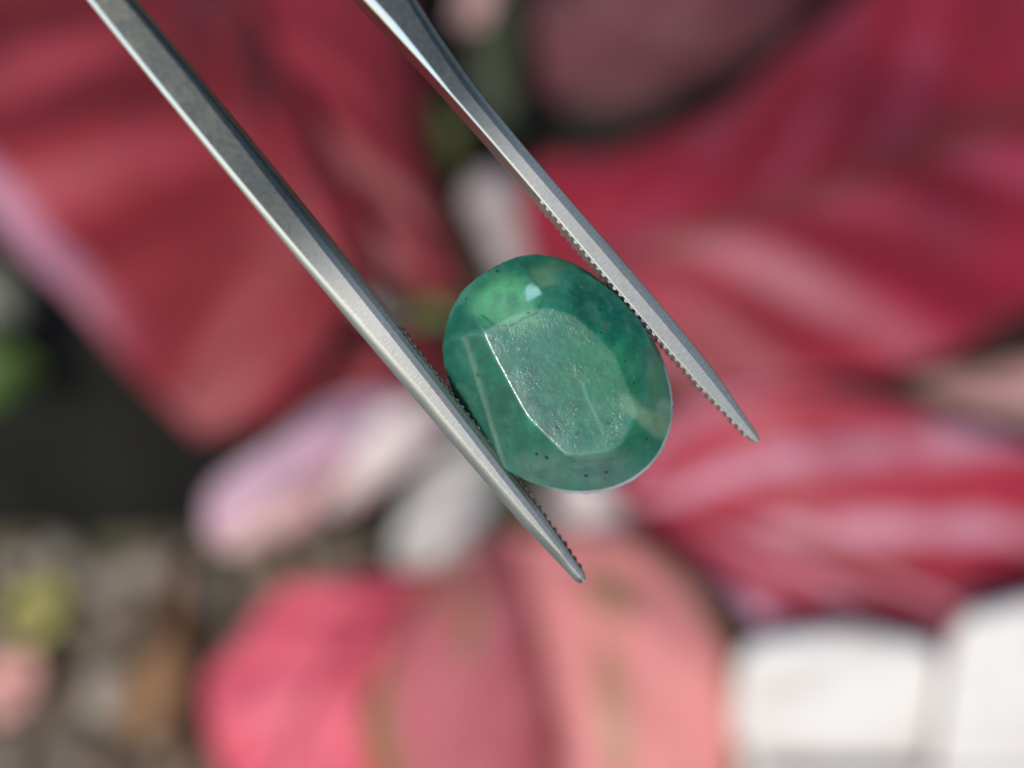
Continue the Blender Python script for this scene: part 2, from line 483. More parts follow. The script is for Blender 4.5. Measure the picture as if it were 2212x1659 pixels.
def small_leaf(mat, x0, y0, d0, x1, y1, d1, w, label, seed, rib=rib_green, bow=0.0):
    dx, dy = x1 - x0, y1 - y0
    L = math.hypot(dx, dy)
    nx, ny = -dy / L, dx / L
    dm = (d0 + d1) / 2 - 0.008
    def pt(f, s, d):
        return (x0 + dx * f + nx * (s * w + bow * math.sin(math.pi * f)), y0 + dy * f + ny * (s * w + bow * math.sin(math.pi * f)), d)
    mid = [pt(0, 0, d0), pt(.35, 0, dm), pt(.7, 0, dm), pt(1, 0, d1)]
    lf = [pt(0, 0, d0), pt(.2, -.75, dm + .003), pt(.5, -1, dm + .005), pt(.8, -.62, dm + .005), pt(1, 0, d1)]
    rt = [pt(0, 0, d0), pt(.2, .75, dm + .003), pt(.5, 1, dm + .005), pt(.8, .62, dm + .005), pt(1, 0, d1)]
    return leaf(plant, mat, mid, lf, rt, rib, rib=0.0007, label=label, corr=0.0015, ncorr=5, skew=1.4, arch=0.003, seed=seed)


small_leaf(m_Jd, 1130, 980, .47, 1095, 1330, .455, 75, "dark green narrow leaf under the salmon leaf", 12)
small_leaf(m_J, 1060, 830, .475, 830, 610, .48, 85, "green leaf behind the crimson one", 13)
small_leaf(m_Jd, 1040, 720, .48, 985, 440, .49, 60, "deep green leaf beside a pale petiole", 14)
small_leaf(m_Jy, 960, 420, .50, 945, 200, .50, 50, "yellowing leaf with olive margin at the crimson leaf edge", 15)
small_leaf(m_Jd, 1060, 330, .53, 1090, -60, .53, 70, "dark olive leaf in the deep shade", 16)
small_leaf(m_J, -220, 780, .44, 95, 815, .45, 95, "mid green leaf hanging over the planter rim", 17)
small_leaf(m_B, 990, 740, .47, 620, 950, .462, 95, "small crimson leaf half hidden under the pale curled one", 19, rib_red)
small_leaf(m_grey, -120, 600, .47, 60, 690, .47, 70, "greyish green leaf behind the planter rim", 20)
small_leaf(m_pale, 1110, 950, .485, 850, 1270, .472, 105, "whitish grey bract beside the pale curled leaf", 21, stem_pale)
small_leaf(m_palepink, 1190, 1000, .475, 1395, 1245, .43, 62, "pinkish white bract end over the salmon leaf", 22, stem_pink)
small_leaf(m_palepink, 985, 870, .452, 660, 1110, .436, 62, "cream leaf curling over the pale lilac one", 23, stem_pink, 22)
small_leaf(m_I, 1010, 60, .53, 1060, -60, .53, 45, "tiny dusky pink leaf over the soil", 18)

# petioles and the crown they rise from (children of the plant)
def stalk(name, pts, rads, mat, label=None, flat=1.0):
    o = tube(name, [P(*p) for p in pts], rads, mat, plant, 24, 14, flat)
    if label: o["label"] = label
    return o


stalk("petiole", [(1110, 1010, .47), (1000, 1120, .45), (930, 1185, .445)], [.004, .005, .0055], stem_pale, "short whitish petiole")
stalk("petiole", [(1150, 880, .50), (1120, 600, .49), (1080, 460, .485), (1040, 400, .485)], [.004, .005, .012, .009], stem_dull, "pale petiole under the crimson leaf")
stalk("petiole", [(1120, 900, .50), (900, 720, .48), (790, 650, .445)], [.005, .004, .003], stem_pale)
stalk("petiole", [(1170, 850, .50), (1200, 700, .48), (1180, 615, .46)], [.005, .004, .003], stem_pink)
stalk("petiole", [(1170, 950, .50), (1270, 1030, .47), (1330, 1080, .455)], [.004, .003, .0025], stem_pink)
stalk("petiole", [(1120, 980, .50), (1000, 930, .475), (985, 900, .46)], [.004, .003, .0025], stem_pink)
stalk("stem", [tuple(x) for x in ((1130, 900, .56), (1130, 960, .52), (1130, 980, .49))], [.012, .011, .008], stem_pale)
# parts were built in world space: keep them there under the plant's own origin
for o in plant.children:
    o.matrix_parent_inverse = PI

# ------------------------------------------------------------------ white garden pickets
def picket_mat():
    k = N("white_plastic")
    co = k.coord()
    n = k.noise(co, 70, 5)
    c = k.mix(k.step(n, 0.35, 0.75), (0.66, 0.635, 0.61, 1), (0.52, 0.49, 0.46, 1))
    b = k.bsdf(Base_Color=c, Roughness=0.45)
    k.put(b.inputs["Normal"], k.bump(k.noise(co, 200, 5), 0.25, 0.0006))
    return k.finish(b.outputs[0])


white = picket_mat()
LEAN = math.radians(24)               # the edging leans back against the planter side
T0 = CAM + (P(1810, 1350, 1.0) - CAM) * (0.2 / (P(1810, 1350, 1.0) - CAM).y)
fence = tag(empty("picket_edging", (T0.x, T0.y - T0.z * math.tan(LEAN), 0)), "white moulded plastic picket edging standing before the planter", "garden edging")
fence.rotation_euler = (-LEAN, 0, 0)
FR = Matrix.Rotation(-LEAN, 3, 'X')


def on_board(px, py, off=0.0):
    """Fence-frame x and height of the board-plane point seen at a pixel."""
    r = P(px, py, 1.0) - CAM
    n = FR @ Vector((0, -1, 0))
    o = Vector(fence.location) + n * off
    p = CAM + r * ((o - CAM).dot(n) / r.dot(n))
    return FR.transposed() @ (p - Vector(fence.location))


def picket(cx, w, h, hump, y0=0.0):
    """Board with a softly waved top, bevelled, in the fence's own frame."""
    bm = bmesh.new()
    n = 24
    prof = [(-w / 2, -0.002)]
    for i in range(n + 1):
        f = i / n
        x = -w / 2 + w * f
        e = min(f, 1 - f)
        z = h + hump * (0.5 - 0.5 * math.cos(2 * math.pi * f)) - 0.006 * max(0, 1 - e / 0.09) ** 2
        prof.append((x, z))
    prof.append((w / 2, -0.002))
    th = 0.007
    fr = [bm.verts.new((cx + x, y0 - th / 2, z)) for x, z in prof]
    bk = [bm.verts.new((cx + x, y0 + th / 2, z)) for x, z in prof]
    bm.faces.new(fr); bm.faces.new(bk[::-1])
    m = len(prof)
    for i in range(m):
        j = (i + 1) % m
        bm.faces.new((fr[j], fr[i], bk[i], bk[j]))
    bmesh.ops.recalc_face_normals(bm, faces=bm.faces)
    es = [e for e in bm.edges if abs(e.verts[0].co.y - e.verts[1].co.y) < 1e-6]
    bmesh.ops.bevel(bm, geom=es, offset=0.0032, segments=5, profile=0.5, affect='EDGES')
    o = bm_obj("picket", bm, white, fence, True)
    for p in o.data.polygons:
        if abs(p.normal.y) > 0.99: p.use_smooth = True
    return o


pl, pr = on_board(1594, 1420).x, on_board(2036, 1420).x
W = pr - pl
zt = on_board(1810, 1364).z
picket((pl + pr) / 2, W, zt - 0.004, 0.004)
p2 = on_board(2050, 1420, 0.008)
z2 = on_board(2212, 1288, 0.008).z
for i in range(4):
    picket(p2.x + W / 2 + i * (W + 0.002), W, z2 - 0.006, 0.006, -0.008 * (1 - i % 2))
zr = on_board(1800, 1600).z
bm = bmesh.new(); rbox(bm, (pl + 0.004, -0.0165, zr - 0.014), (pl + 5 * W - 0.004, -0.0125, zr), 0.0016, 3); bm_obj("rail", bm, white, fence)
for xx in (pl + 0.010, pr - 0.010):
    bm = bmesh.new(); rbox(bm, (xx - 0.0008, -0.0042, 0.01), (xx + 0.0008, -0.0034, zt - 0.012), 0.0003, 1); bm_obj("ridge", bm, white, fence)

# ------------------------------------------------------------------ pebbles and litter on the ground
def pebble_mesh(seed):
    bm = bmesh.new()
    bmesh.ops.create_icosphere(bm, subdivisions=2, radius=1.0)
    sx, sy, sz = 1.0, random.uniform(0.65, 0.95), random.uniform(0.45, 0.7)
    for v in bm.verts:
        k = 1 + 0.28 * mnoise.noise(v.co * 1.1 + Vector((seed * 3.1, seed, 0)))
        v.co = Vector((v.co.x * sx * k, v.co.y * sy * k, v.co.z * sz * k))
    me = bpy.data.meshes.new("pebble")
    bm.to_mesh(me); bm.free()
    me.polygons.foreach_set("use_smooth", [True] * len(me.polygons))
    return me


peb_cols = {"grey": plain("stone_grey", (0.19, 0.165, 0.135, 1), 0.8, 0.3, 150), "brown": plain("stone_brown", (0.14, 0.095, 0.06, 1), 0.85, 0.35, 150),
            "pale": plain("stone_pale", (0.27, 0.225, 0.185, 1), 0.75, 0.2, 150)}
peb_meshes = {}
for cname, m in peb_cols.items():
    peb_meshes[cname] = []
    for i in range(4):
        me = pebble_mesh(len(peb_meshes) * 7 + i)
        me.materials.append(m)
        peb_meshes[cname].append(me)
placed = []
tries = 0
while len(placed) < 105 and tries < 9000:
    tries += 1
    x, y = random.uniform(-0.25, 0.02), random.uniform(0.17, 0.298)
    r = random.choice((0.0045, 0.0065, 0.0085, 0.0105))
    if any((x - a) ** 2 + (y - b) ** 2 < (0.85 * (r + c)) ** 2 for a, b, c in placed):
        continue
    placed.append((x, y, r))
    cname = random.choices(("grey", "brown", "pale"), (4, 4, 1.6) if y < 0.265 else (3, 1.5, 4 if x < -0.115 else 0.3))[0]
    o = bpy.data.objects.new("pebble", random.choice(peb_meshes[cname]))
    col.objects.link(o)
    o.location = (x, y, r * 0.35)
    o.rotation_euler = (random.uniform(-.3, .3), random.uniform(-.3, .3), random.uniform(0, 6.28))
    o.scale = (r,) * 3
    tag(o, {"grey": "small grey pebble on the ground before the black planter", "brown": "small brown pebble on the ground before the black planter",
            "pale": "small pale stone on the ground before the black planter"}[cname], "pebble", cname + " pebbles scattered on the ground")


def ground_leaf(name, px, py, w, l, rot, mat, label, cat, lift=0.008, cup=0.25):
    """Fallen leaf or petal: a cupped oval blade lying on the pebbles."""
    n, k = 14, 9
    vs, fs, uvs = [], [], []
    for i in range(n):
        t = i / (n - 1)
        ww = w * math.sin(math.pi * (0.04 + 0.93 * t) ** 0.85)
        for j in range(k):
            s = -1 + 2 * j / (k - 1)
            vs.append(((t - 0.5) * l, s * ww, cup * ww * s * s + 0.0015 * math.sin(9 * t + s * 2)))
            uvs.append((t, 0.5 + 0.5 * s))
    fs = [(i * k + j, i * k + j + 1, (i + 1) * k + j + 1, (i + 1) * k + j) for i in range(n - 1) for j in range(k - 1)]
    me = mesh(name, vs, fs)
    uvl = me.uv_layers.new(name="UVMap")
    for lp in me.loops:
        uvl.data[lp.index].uv = uvs[lp.vertex_index]
    o = link(name, me, mat)
    p = G(px, py, lift)
    o.location = p
    o.rotation_euler = (random.uniform(-.1, .1), random.uniform(-.1, .1), rot)
    md = o.modifiers.new("thickness", 'SOLIDIFY'); md.thickness = 0.0004
    tag(o, label, cat)
    return o


fl_yel = plain("fallen_yellow_green", (0.36, 0.33, 0.11, 1), 0.6, 0.2, 90)
fl_pink = plain("fallen_pink", (0.66, 0.33, 0.28, 1), 0.6, 0.15, 90)
fl_tan = plain("fallen_tan", (0.30, 0.17, 0.085, 1), 0.7, 0.25, 90)
ground_leaf("fallen_leaf", 85, 1315, 0.011, 0.030, 1.4, fl_yel, "yellow-green fallen leaf lying on the pebbles", "fallen leaf")
ground_leaf("fallen_petal", 20, 1480, 0.012, 0.026, 1.2, fl_pink, "salmon-pink fallen petal lying on the pebbles", "petal")
ground_leaf("dry_leaf", 325, 1500, 0.010, 0.036, 1.5, fl_tan, "tan dry leaf beside the reddish twig", "fallen leaf")
tw = tube("twig", [G(395, 1215, .006), G(388, 1380, .009), G(392, 1520, .007), G(372, 1690, .007)], [.0035, .004, .003, .0025], plain("twig_bark", (0.17, 0.075, 0.035, 1), 0.8, 0.4, 160), None, 20, 8)
tag(tw, "reddish brown twig lying across the pebbles", "twig")

# ------------------------------------------------------------------ emerald
KMM = 2 * HALF / 2212 * 0.0805          # metres per picture pixel at the stone
GC = (1202.0, 805.0)
# outline in pixels of the close crop, turned into picture pixels
def crop(x, y):
    return ((1700 + x * 1100 / 1659) * 2212 / 4096, (950 + y * 1100 / 1659) * 2212 / 4096)
outl = [(640, 103), (520, 128), (420, 180), (320, 240), (235, 310), (165, 420), (122, 550), (105, 680), (125, 800), (165, 930), (220, 1060), (295, 1175), (380, 1290), (470, 1385),
        (570, 1445), (700, 1500), (850, 1540), (960, 1548), (1100, 1530), (1240, 1475), (1340, 1400), (1420, 1305), (1475, 1180), (1496, 1010), (1470, 850),
        (1410, 690), (1325, 540), (1200, 385), (1050, 255), (900, 160), (775, 115)]
def loc(p):
    q = crop(*p)
    return np.array(((q[0] - GC[0]) * KMM, -(q[1] - GC[1]) * KMM))
OUT = np.array([loc(p) for p in outl])
ang = np.unwrap(np.arctan2(OUT[:, 1], OUT[:, 0]))
rad = np.hypot(OUT[:, 0], OUT[:, 1])
if ang[-1] < ang[0]:
    ang, rad = ang[::-1], rad[::-1]
def r_out(th):
    a = np.concatenate([ang - 2 * math.pi, ang, ang + 2 * math.pi])
    r = np.concatenate([rad, rad, rad])
    w = 0.05
    return sum(np.interp((th - ang[0]) % (2 * math.pi) + ang[0] + d, a, r) for d in (-w, -w / 2, 0, w / 2, w)) / 5
TAB = [(345, 585), (375, 640), (490, 960), (850, 1310), (1000, 1332), (1130, 1310), (1262, 1050), (1130, 700), (900, 480), (720, 425), (520, 478)]
TABL = np.array([loc(p) for p in TAB])
ZT = 0.0024
def crown(x, y, rho, th):
    h = np.full_like(x, ZT)
    dome = 0.0036 * np.sqrt(np.clip(1 - rho ** 2.3, 0, 1)) + 0.0001
    vals = [h]
    cen = TABL.mean(0)
    for i in range(len(TABL)):
        a, b = TABL[i], TABL[(i + 1) % len(TABL)]
        e = b - a
        n = np.array((e[1], -e[0])); n /= np.linalg.norm(n)
        if n @ (a - cen) < 0: n = -n
        m = (a + b) / 2
        reach = r_out(np.array([math.atan2(m[1], m[0])]))[0] - np.hypot(*m)
        reach = max(reach, 0.0008)
        slope = (ZT - 0.0006) / (reach * 1.0)
        if i in (6, 7, 8, 9): slope *= 0.8
        if i in (0, 1, 2): slope = (ZT - 0.0004) / reach
        vals.append(ZT - slope * ((x - a[0]) * n[0] + (y - a[1]) * n[1]))
    tier = [dome]
    for a_, s_, o_ in ((250, 1.05, .80), (275, 1.1, .78), (300, 1.05, .80), (330, 1.1, .82), (10, 1.0, .82), (150, 1.0, .80), (120, 1.0, .80), (90, 1.0, .80)):
        a_ = math.radians(a_)
        rr = r_out(np.array([a_]))[0]
        tier.append(0.00165 - s_ * (x * math.cos(a_) + y * math.sin(a_) - rr * o_))
    T = np.stack(tier)
    dome = -0.00012 * np.log(np.exp(-(T - T.min(0)) / 0.00012).sum(0)) + T.min(0)
    V = np.stack(vals[1:] + [dome])
    k = 0.00006
    dome = -k * np.log(np.exp(-(V - V.min(0)) / k).sum(0)) + V.min(0)
    V = np.stack([h, dome])
    k = 0.000014
    soft = -k * np.log(np.exp(-(V - V.min(0)) / k).sum(0)) + V.min(0)
    return soft
NA, NR = 320, 110
th = np.linspace(0, 2 * math.pi, NA, endpoint=False)
rh = np.concatenate([np.linspace(0.004, 0.9, NR - 26), 0.9 + 0.1 * (1 - (1 - np.linspace(0, 1, 27)[1:]) ** 2)])
RO = r_out(th) * (1 + 0.0016 * np.sin(th * 37) + 0.0014 * rng.standard_normal(NA))
X = rh[:, None] * RO[None] * np.cos(th)[None]
Y = rh[:, None] * RO[None] * np.sin(th)[None]
Z = crown(X, Y, np.broadcast_to(rh[:, None], X.shape), th)
gv = [(0, 0, float(Z[0].mean()))]
for i in range(NR):
    gv += list(zip(X[i], Y[i], Z[i]))
# girdle and pavilion
RP = list(np.concatenate([[1.0, 0.995], np.linspace(0.985, 0.03, 36)]))
PAV = [(math.radians(a), r_out(np.array([math.radians(a)]))[0]) for a in range(8, 368, 24)]
for n_, rr in enumerate(RP):
    px_, py_ = rr * RO * np.cos(th), rr * RO * np.sin(th)
    zz = np.max([-0.0046 + 0.0041 / R_ * (px_ * math.cos(a_) + py_ * math.sin(a_)) for a_, R_ in PAV], axis=0)
    zz = np.minimum(zz, -0.0004 - 0.0003 * min(n_, 2))
    gv += list(zip(px_, py_, zz))
gv.append((0, 0, -0.0046))
NRR = NR + len(RP)
gf = [(0, 1 + j, 1 + (j + 1) % NA) for j in range(NA)]
for i in range(NRR - 1):
    for j in range(NA):
        j2 = (j + 1) % NA
        gf.append((1 + i * NA + j, 1 + (i + 1) * NA + j, 1 + (i + 1) * NA + j2, 1 + i * NA + j2))
last = len(gv) - 1
gf += [(1 + (NRR - 1) * NA + j, last, 1 + (NRR - 1) * NA + (j + 1) % NA) for j in range(NA)]
gme = mesh("emerald", gv, gf)

# body colour: zoning, milky veils and stained fractures inside the stone, plus painted glow and glints
def lin(c): return np.array(srgb(*c)[:3])
GV = np.array(gv)
gx, gy = GV[:, 0] * 1000, GV[:, 1] * 1000      # mm
rho_v = np.hypot(GV[:, 0], GV[:, 1]) / r_out(np.arctan2(GV[:, 1], GV[:, 0]))
def sm(x, a, b):
    t = np.clip((x - a) / (b - a), 0, 1)
    return t * t * (3 - 2 * t)
def fb(x, y, f, seed=0.0):
    return np.array([mnoise.fractal(Vector((a * f + seed, b * f, seed * 1.7)), 0.9, 2.1, 4) for a, b in zip(x, y)])
wob = fb(gx, gy, 0.55, 3.0)
fine = fb(gx, gy, 1.6, 9.0)
C = np.tile(lin((50, 138, 106)), (len(gv), 1))
def blend(mask, c):
    global C
    m = np.clip(mask, 0, 1)[:, None]
    C = C * (1 - m) + lin(c)[None] * m
def ell(cx, cy, ax, ay, rot, soft=0.5, w=0.45):
    c = loc((cx, cy)) * 1000
    s = 1100 / 1659 * 2212 / 4096 * KMM * 1000
    dx, dy = gx - c[0], gy - c[1]
    a = math.radians(rot)
    u = (dx * math.cos(a) - dy * math.sin(a)) / (ax * s)
    v = (dx * math.sin(a) + dy * math.cos(a)) / (ay * s)
    d = np.sqrt(u * u + v * v) + w * wob + 0.3 * fine
    return sm(d, 1 + soft, 1 - soft)
blend(ell(1150, 780, 330, 420, 25), (40, 140, 92))            # clear saturated side
blend(ell(1200, 420, 270, 220, 40), (12, 108, 80))
blend(ell(420, 1150, 330, 330, 0, 0.4) * 0.9, (66, 122, 96))    # milky lower side
blend(ell(950, 1420, 420, 130, 0, 0.5) * 0.9, (112, 146, 128))
blend(ell(250, 720, 150, 260, -10) * 0.7, (70, 132, 106))
blend(ell(480, 390, 225, 140, 20, 0.6) * 0.85, (138, 222, 150))   # pale veil, with the glow of entering sunlight painted in
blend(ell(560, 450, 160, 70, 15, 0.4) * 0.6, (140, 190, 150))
lens_glint = ell(655, 352, 62, 58, 0, 0.15, 0.5) * sm(gy - 0.6 * gx, loc((620, 400))[1] * 1000 - 0.6 * loc((620, 400))[0] * 1000 - 0.1, loc((620, 400))[1] * 1000 - 0.6 * loc((620, 400))[0] * 1000 + 0.1)
blend(lens_glint * 0.95, (200, 246, 222))  # bright lens: a glint of light painted into the stone colour
blend(ell(725, 235, 85, 120, 20, 0.5) * 0.65, (140, 176, 126))     # yellowish fracture
blend(ell(1350, 1110, 220, 60, 33, 0.4) * 0.75, (156, 182, 138))   # pale band
blend(ell(1440, 1030, 60, 55, 20, 0.4) * 0.6, (170, 190, 160))
blend(ell(1370, 700, 90, 60, 0) * 0.5, (22, 84, 60))
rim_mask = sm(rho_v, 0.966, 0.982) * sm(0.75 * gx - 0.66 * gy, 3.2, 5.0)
blend(rim_mask * 0.95, (226, 226, 216))      # sky reflection along the girdle edge, painted into the colour
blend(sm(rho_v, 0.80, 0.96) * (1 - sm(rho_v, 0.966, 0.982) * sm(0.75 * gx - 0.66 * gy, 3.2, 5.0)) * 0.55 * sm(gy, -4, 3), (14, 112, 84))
def line(pts, w):
    p = np.array([loc(q) for q in pts]) * 1000
    d = np.full(len(gv), 1e9)
    for a, b in zip(p[:-1], p[1:]):
        e = b - a
        t = np.clip(((gx - a[0]) * e[0] + (gy - a[1]) * e[1]) / (e @ e), 0, 1)
        d = np.minimum(d, np.hypot(gx - a[0] - t * e[0], gy - a[1] - t * e[1]))
    return sm(d + 0.04 * fine, w, w * 0.3)
blend(line([(350, 480), (430, 545), (520, 540), (600, 497), (680, 462), (705, 390)], 0.10) * 0.6, (40, 92, 66))     # healed cracks
blend(line([(610, 120), (620, 230), (700, 330), (790, 300)], 0.09) * 0.45, (44, 110, 76))
blend(line([(300, 430), (320, 520), (390, 610)], 0.10) * 0.4, (150, 190, 160))
blend(line([(860, 1365), (940, 1380), (990, 1350)], 0.09) * 0.45, (130, 168, 140))
blend(line([(1090, 920), (1180, 1000)], 0.07) * 0.5, (30, 84, 62))
blend(line([(940, 880), (960, 960), (1010, 1060), (1060, 1180)], 0.12) * 0.55, (150, 190, 170))
C *= (1 + 0.18 * fine + 0.12 * wob)[:, None] * np.array((0.78, 0.90, 1.06))
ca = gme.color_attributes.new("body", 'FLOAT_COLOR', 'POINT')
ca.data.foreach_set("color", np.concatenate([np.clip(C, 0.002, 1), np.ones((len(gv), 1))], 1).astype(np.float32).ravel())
# table mask (ground, scratched face)
tm = np.ones(len(gv))
cen = TABL.mean(0)
dmax = np.full(len(gv), -1e9)
for i in range(len(TABL)):
    a, b = TABL[i], TABL[(i + 1) % len(TABL)]
    e = b - a; n = np.array((e[1], -e[0])); n /= np.linalg.norm(n)
    if n @ (a - cen) < 0: n = -n
    dmax = np.maximum(dmax, (GV[:, 0] - a[0]) * n[0] + (GV[:, 1] - a[1]) * n[1])
wear = sm(-dmax, 0.0011, 0.0001) * sm(-0.8 * GV[:, 0] - 0.6 * GV[:, 1], -0.0012, 0.0022) * sm(-dmax, -0.00006, 0.00003)
tm = sm(-dmax, -0.00005, 0.0001) * (GV[:, 2] > 0.001)
ta = gme.attributes.new("table", 'FLOAT', 'POINT')
wa = gme.attributes.new('wear', 'FLOAT', 'POINT')
wa.data.foreach_set('value', (wear * (GV[:, 2] > 0.001)).astype(np.float32))
ta.data.foreach_set("value", tm.astype(np.float32))


def emerald_mat():
    k = N("emerald_stone")
    co = k.coord()
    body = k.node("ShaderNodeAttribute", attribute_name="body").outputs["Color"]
    tab = k.node("ShaderNodeAttribute", attribute_name="table").outputs["Fac"]
    n1 = k.noise(co, 900, 6, 0.6, 0.4)
    n2 = k.noise(co, 2600, 4, 0.6)
    c = k.mix(k.math('MULTIPLY', k.step(n1, 0.45, 0.72), 0.35), body, (0.16, 0.34, 0.24, 1))
    c = k.mix(k.math('MULTIPLY', k.step(n1, 0.5, 0.25), 0.35), c, (0.02, 0.14, 0.09, 1))
    # fine dark pepper of tiny inclusions
    vo = k.node("ShaderNodeTexVoronoi", {"Vector": co, "Scale": 1900.0, "Randomness": 1.0})
    rare = k.math('GREATER_THAN', k.node("ShaderNodeSeparateColor", {0: vo.outputs["Color"]}).outputs[0], 0.93)
    pep = k.math('MULTIPLY', k.step(vo.outputs["Distance"], 0.30, 0.16), rare)
    c = k.mix(k.math('MULTIPLY', pep, 0.75), c, (0.01, 0.035, 0.025, 1))
    # short scratches on the ground table, and sun sparkle painted as pale dots
    mp = k.node("ShaderNodeMapping", {"Vector": co, "Rotation": (0, 0, 0.35), "Scale": (1.0, 0.45, 1.0)})
    v2 = k.node("ShaderNodeTexVoronoi", {"Vector": mp.outputs[0], "Scale": 6500.0})
    r2 = k.math('GREATER_THAN', k.node("ShaderNodeSeparateColor", {0: v2.outputs["Color"]}).outputs[1], 0.3)
    clus = k.step(k.noise(co, 560, 5), 0.40, 0.62)
    sparkle = k.math('MULTIPLY', k.math('MULTIPLY', k.step(v2.outputs["Distance"], 0.30, 0.12), r2), k.math('MULTIPLY', tab, clus))
    wr = k.node('ShaderNodeAttribute', attribute_name='wear').outputs['Fac']
    c = k.mix(k.math('MULTIPLY', wr, k.step(n1, 0.2, 0.7, 0.1, 0.4)), c, (0.26, 0.36, 0.32, 1))
    c = k.mix(k.math('MULTIPLY', sparkle, 0.5), c, (0.55, 0.68, 0.62, 1))
    mp2 = k.node('ShaderNodeMapping', {'Vector': co, 'Rotation': (0, 0, -0.5), 'Scale': (1.0, 0.3, 1.0)})
    scr = k.math('MULTIPLY', k.step(k.noise(mp2.outputs[0], 5200, 3, 0.6), 0.60, 0.72), k.math('MULTIPLY', tab, clus))
    c = k.mix(k.math('MULTIPLY', scr, 0.3), c, (0.42, 0.56, 0.50, 1))
    c = k.mix(k.math('MULTIPLY', tab, 0.10), c, (0.30, 0.44, 0.40, 1))
    rough = k.math('MULTIPLY_ADD', tab, 0.07, 0.15)
    b = k.bsdf(Base_Color=c, Roughness=rough, IOR=1.58)
    b.subsurface_method = 'RANDOM_WALK'
    b.inputs["Subsurface Weight"].default_value = 1.0
    b.inputs["Transmission Weight"].default_value = 0.38
    b.inputs["Subsurface Radius"].default_value = (0.35, 1.0, 0.7)
    b.inputs["Subsurface Scale"].default_value = 0.0018
    h = k.math('ADD', k.math('MULTIPLY', n2, k.math('MULTIPLY_ADD', tab, 0.7, 0.25)), k.math('MULTIPLY', k.math('MULTIPLY', k.noise(co, 8200, 3, 0.6), tab), k.math('MULTIPLY_ADD', clus, 0.55, 0.25)))
    k.put(b.inputs["Normal"], k.bump(h, 0.35, 0.00006))
    return k.finish(b.outputs[0])


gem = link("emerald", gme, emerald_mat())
GEM_D = 0.0815
gem_o = P(GC[0], GC[1], GEM_D)
gem.location = gem_o
gem.rotation_euler = (PITCH, 0, 0)
# keep apparent size: KMM was taken at 0.0805
gem.scale = (GEM_D / 0.0805,) * 3
tag(gem, "oval green emerald with flat table facet gripped by the tweezers", "gemstone")

# dark mineral specks reaching the surface of the stone
speck_dark = plain("speck_black", (0.006, 0.016, 0.012, 1), 0.5, 0.4, 3000)
speck_rust = plain("speck_rust", (0.085, 0.075, 0.03, 1), 0.5, 0.3, 3000)
def speck_mesh(seed):
    bm = bmesh.new()
    bmesh.ops.create_icosphere(bm, subdivisions=1, radius=1.0)
    for v in bm.verts:
        k = 1 + 0.55 * mnoise.noise(v.co * 1.3 + Vector((seed * 2.3, 0, seed)))
        v.co = Vector((v.co.x * k, v.co.y * k * 0.6, v.co.z * 0.25))
    me = bpy.data.meshes.new("inclusion")
    bm.to_mesh(me); bm.free()
    return me
def z_at(x, y):
    t = math.atan2(y, x)
    r = math.hypot(x, y)
    rho = np.array([r / r_out(np.array([t]))[0]])
    return float(crown(np.array([x]), np.array([y]), rho, np.array([t]))[0])
spk = [(385, 205, 14, 0), (430, 178, 14, 0), (250, 375, 12, 0), (172, 412, 10, 0), (145, 605, 9, 0), (255, 595, 10, 1), (210, 498, 7, 0), (935, 313, 18, 1), (890, 375, 9, 1),
       (880, 292, 8, 0), (852, 268, 7, 0), (1078, 553, 17, 1), (1050, 583, 14, 0), (1112, 720, 13, 1), (1187, 748, 11, 0), (1240, 878, 13, 0), (755, 938, 8, 1), (690, 1005, 11, 0),
       (608, 582, 7, 0), (1010, 1243, 9, 1), (1110, 1092, 8, 0), (300, 1128, 13, 0), (480, 1140, 10, 0), (635, 1372, 9, 0), (672, 1322, 7, 0), (888, 1340, 9, 0), (1078, 1450, 10, 0), (1130, 1497, 9, 0),
       (1383, 1250, 8, 0), (1210, 1190, 7, 0), (965, 1238, 7, 0), (1345, 945, 7, 0), (1423, 772, 9, 0), (1107, 1325, 7, 0), (620, 468, 15, 1), (735, 1450, 6, 0), (1325, 850, 8, 0), (895, 1078, 7, 0),
       (235, 290, 8, 0), (1210, 565, 10, 1), (1320, 1015, 9, 0), (785, 1140, 7, 0), (218, 970, 8, 0), (170, 855, 8, 0), (1200, 1365, 6, 0), (1045, 440, 14, 0), (1230, 460, 13, 1), (415, 228, 8, 0)]
spm = []
for m in (speck_dark, speck_rust):
    row = []
    for i in range(4):
        me = speck_mesh(i + 5)
        me.materials.append(m)
        row.append(me)
    spm.append(row)
PXL = 1100 / 1659 * 2212 / 4096 * KMM
for (sx, sy, sr, sk) in spk:
    p = loc((sx, sy))
    z = z_at(*p)
    e = 0.0001
    nrm = Vector((z_at(p[0] - e, p[1]) - z_at(p[0] + e, p[1]), z_at(p[0], p[1] - e) - z_at(p[0], p[1] + e), 2 * e)).normalized()
    o = bpy.data.objects.new("inclusion", random.choice(spm[sk]))
    col.objects.link(o)
    o.parent = gem
    o.location = Vector((p[0], p[1], z)) + nrm * (sr * PXL * 0.06)
    q = nrm.to_track_quat('Z', 'Y')
    o.rotation_mode = 'QUATERNION'
    o.rotation_quaternion = q @ Matrix.Rotation(random.uniform(0, 6.28), 3, 'Z').to_quaternion()
    s = sr * PXL * 0.75
    o.scale = (s, s, s * 0.5)

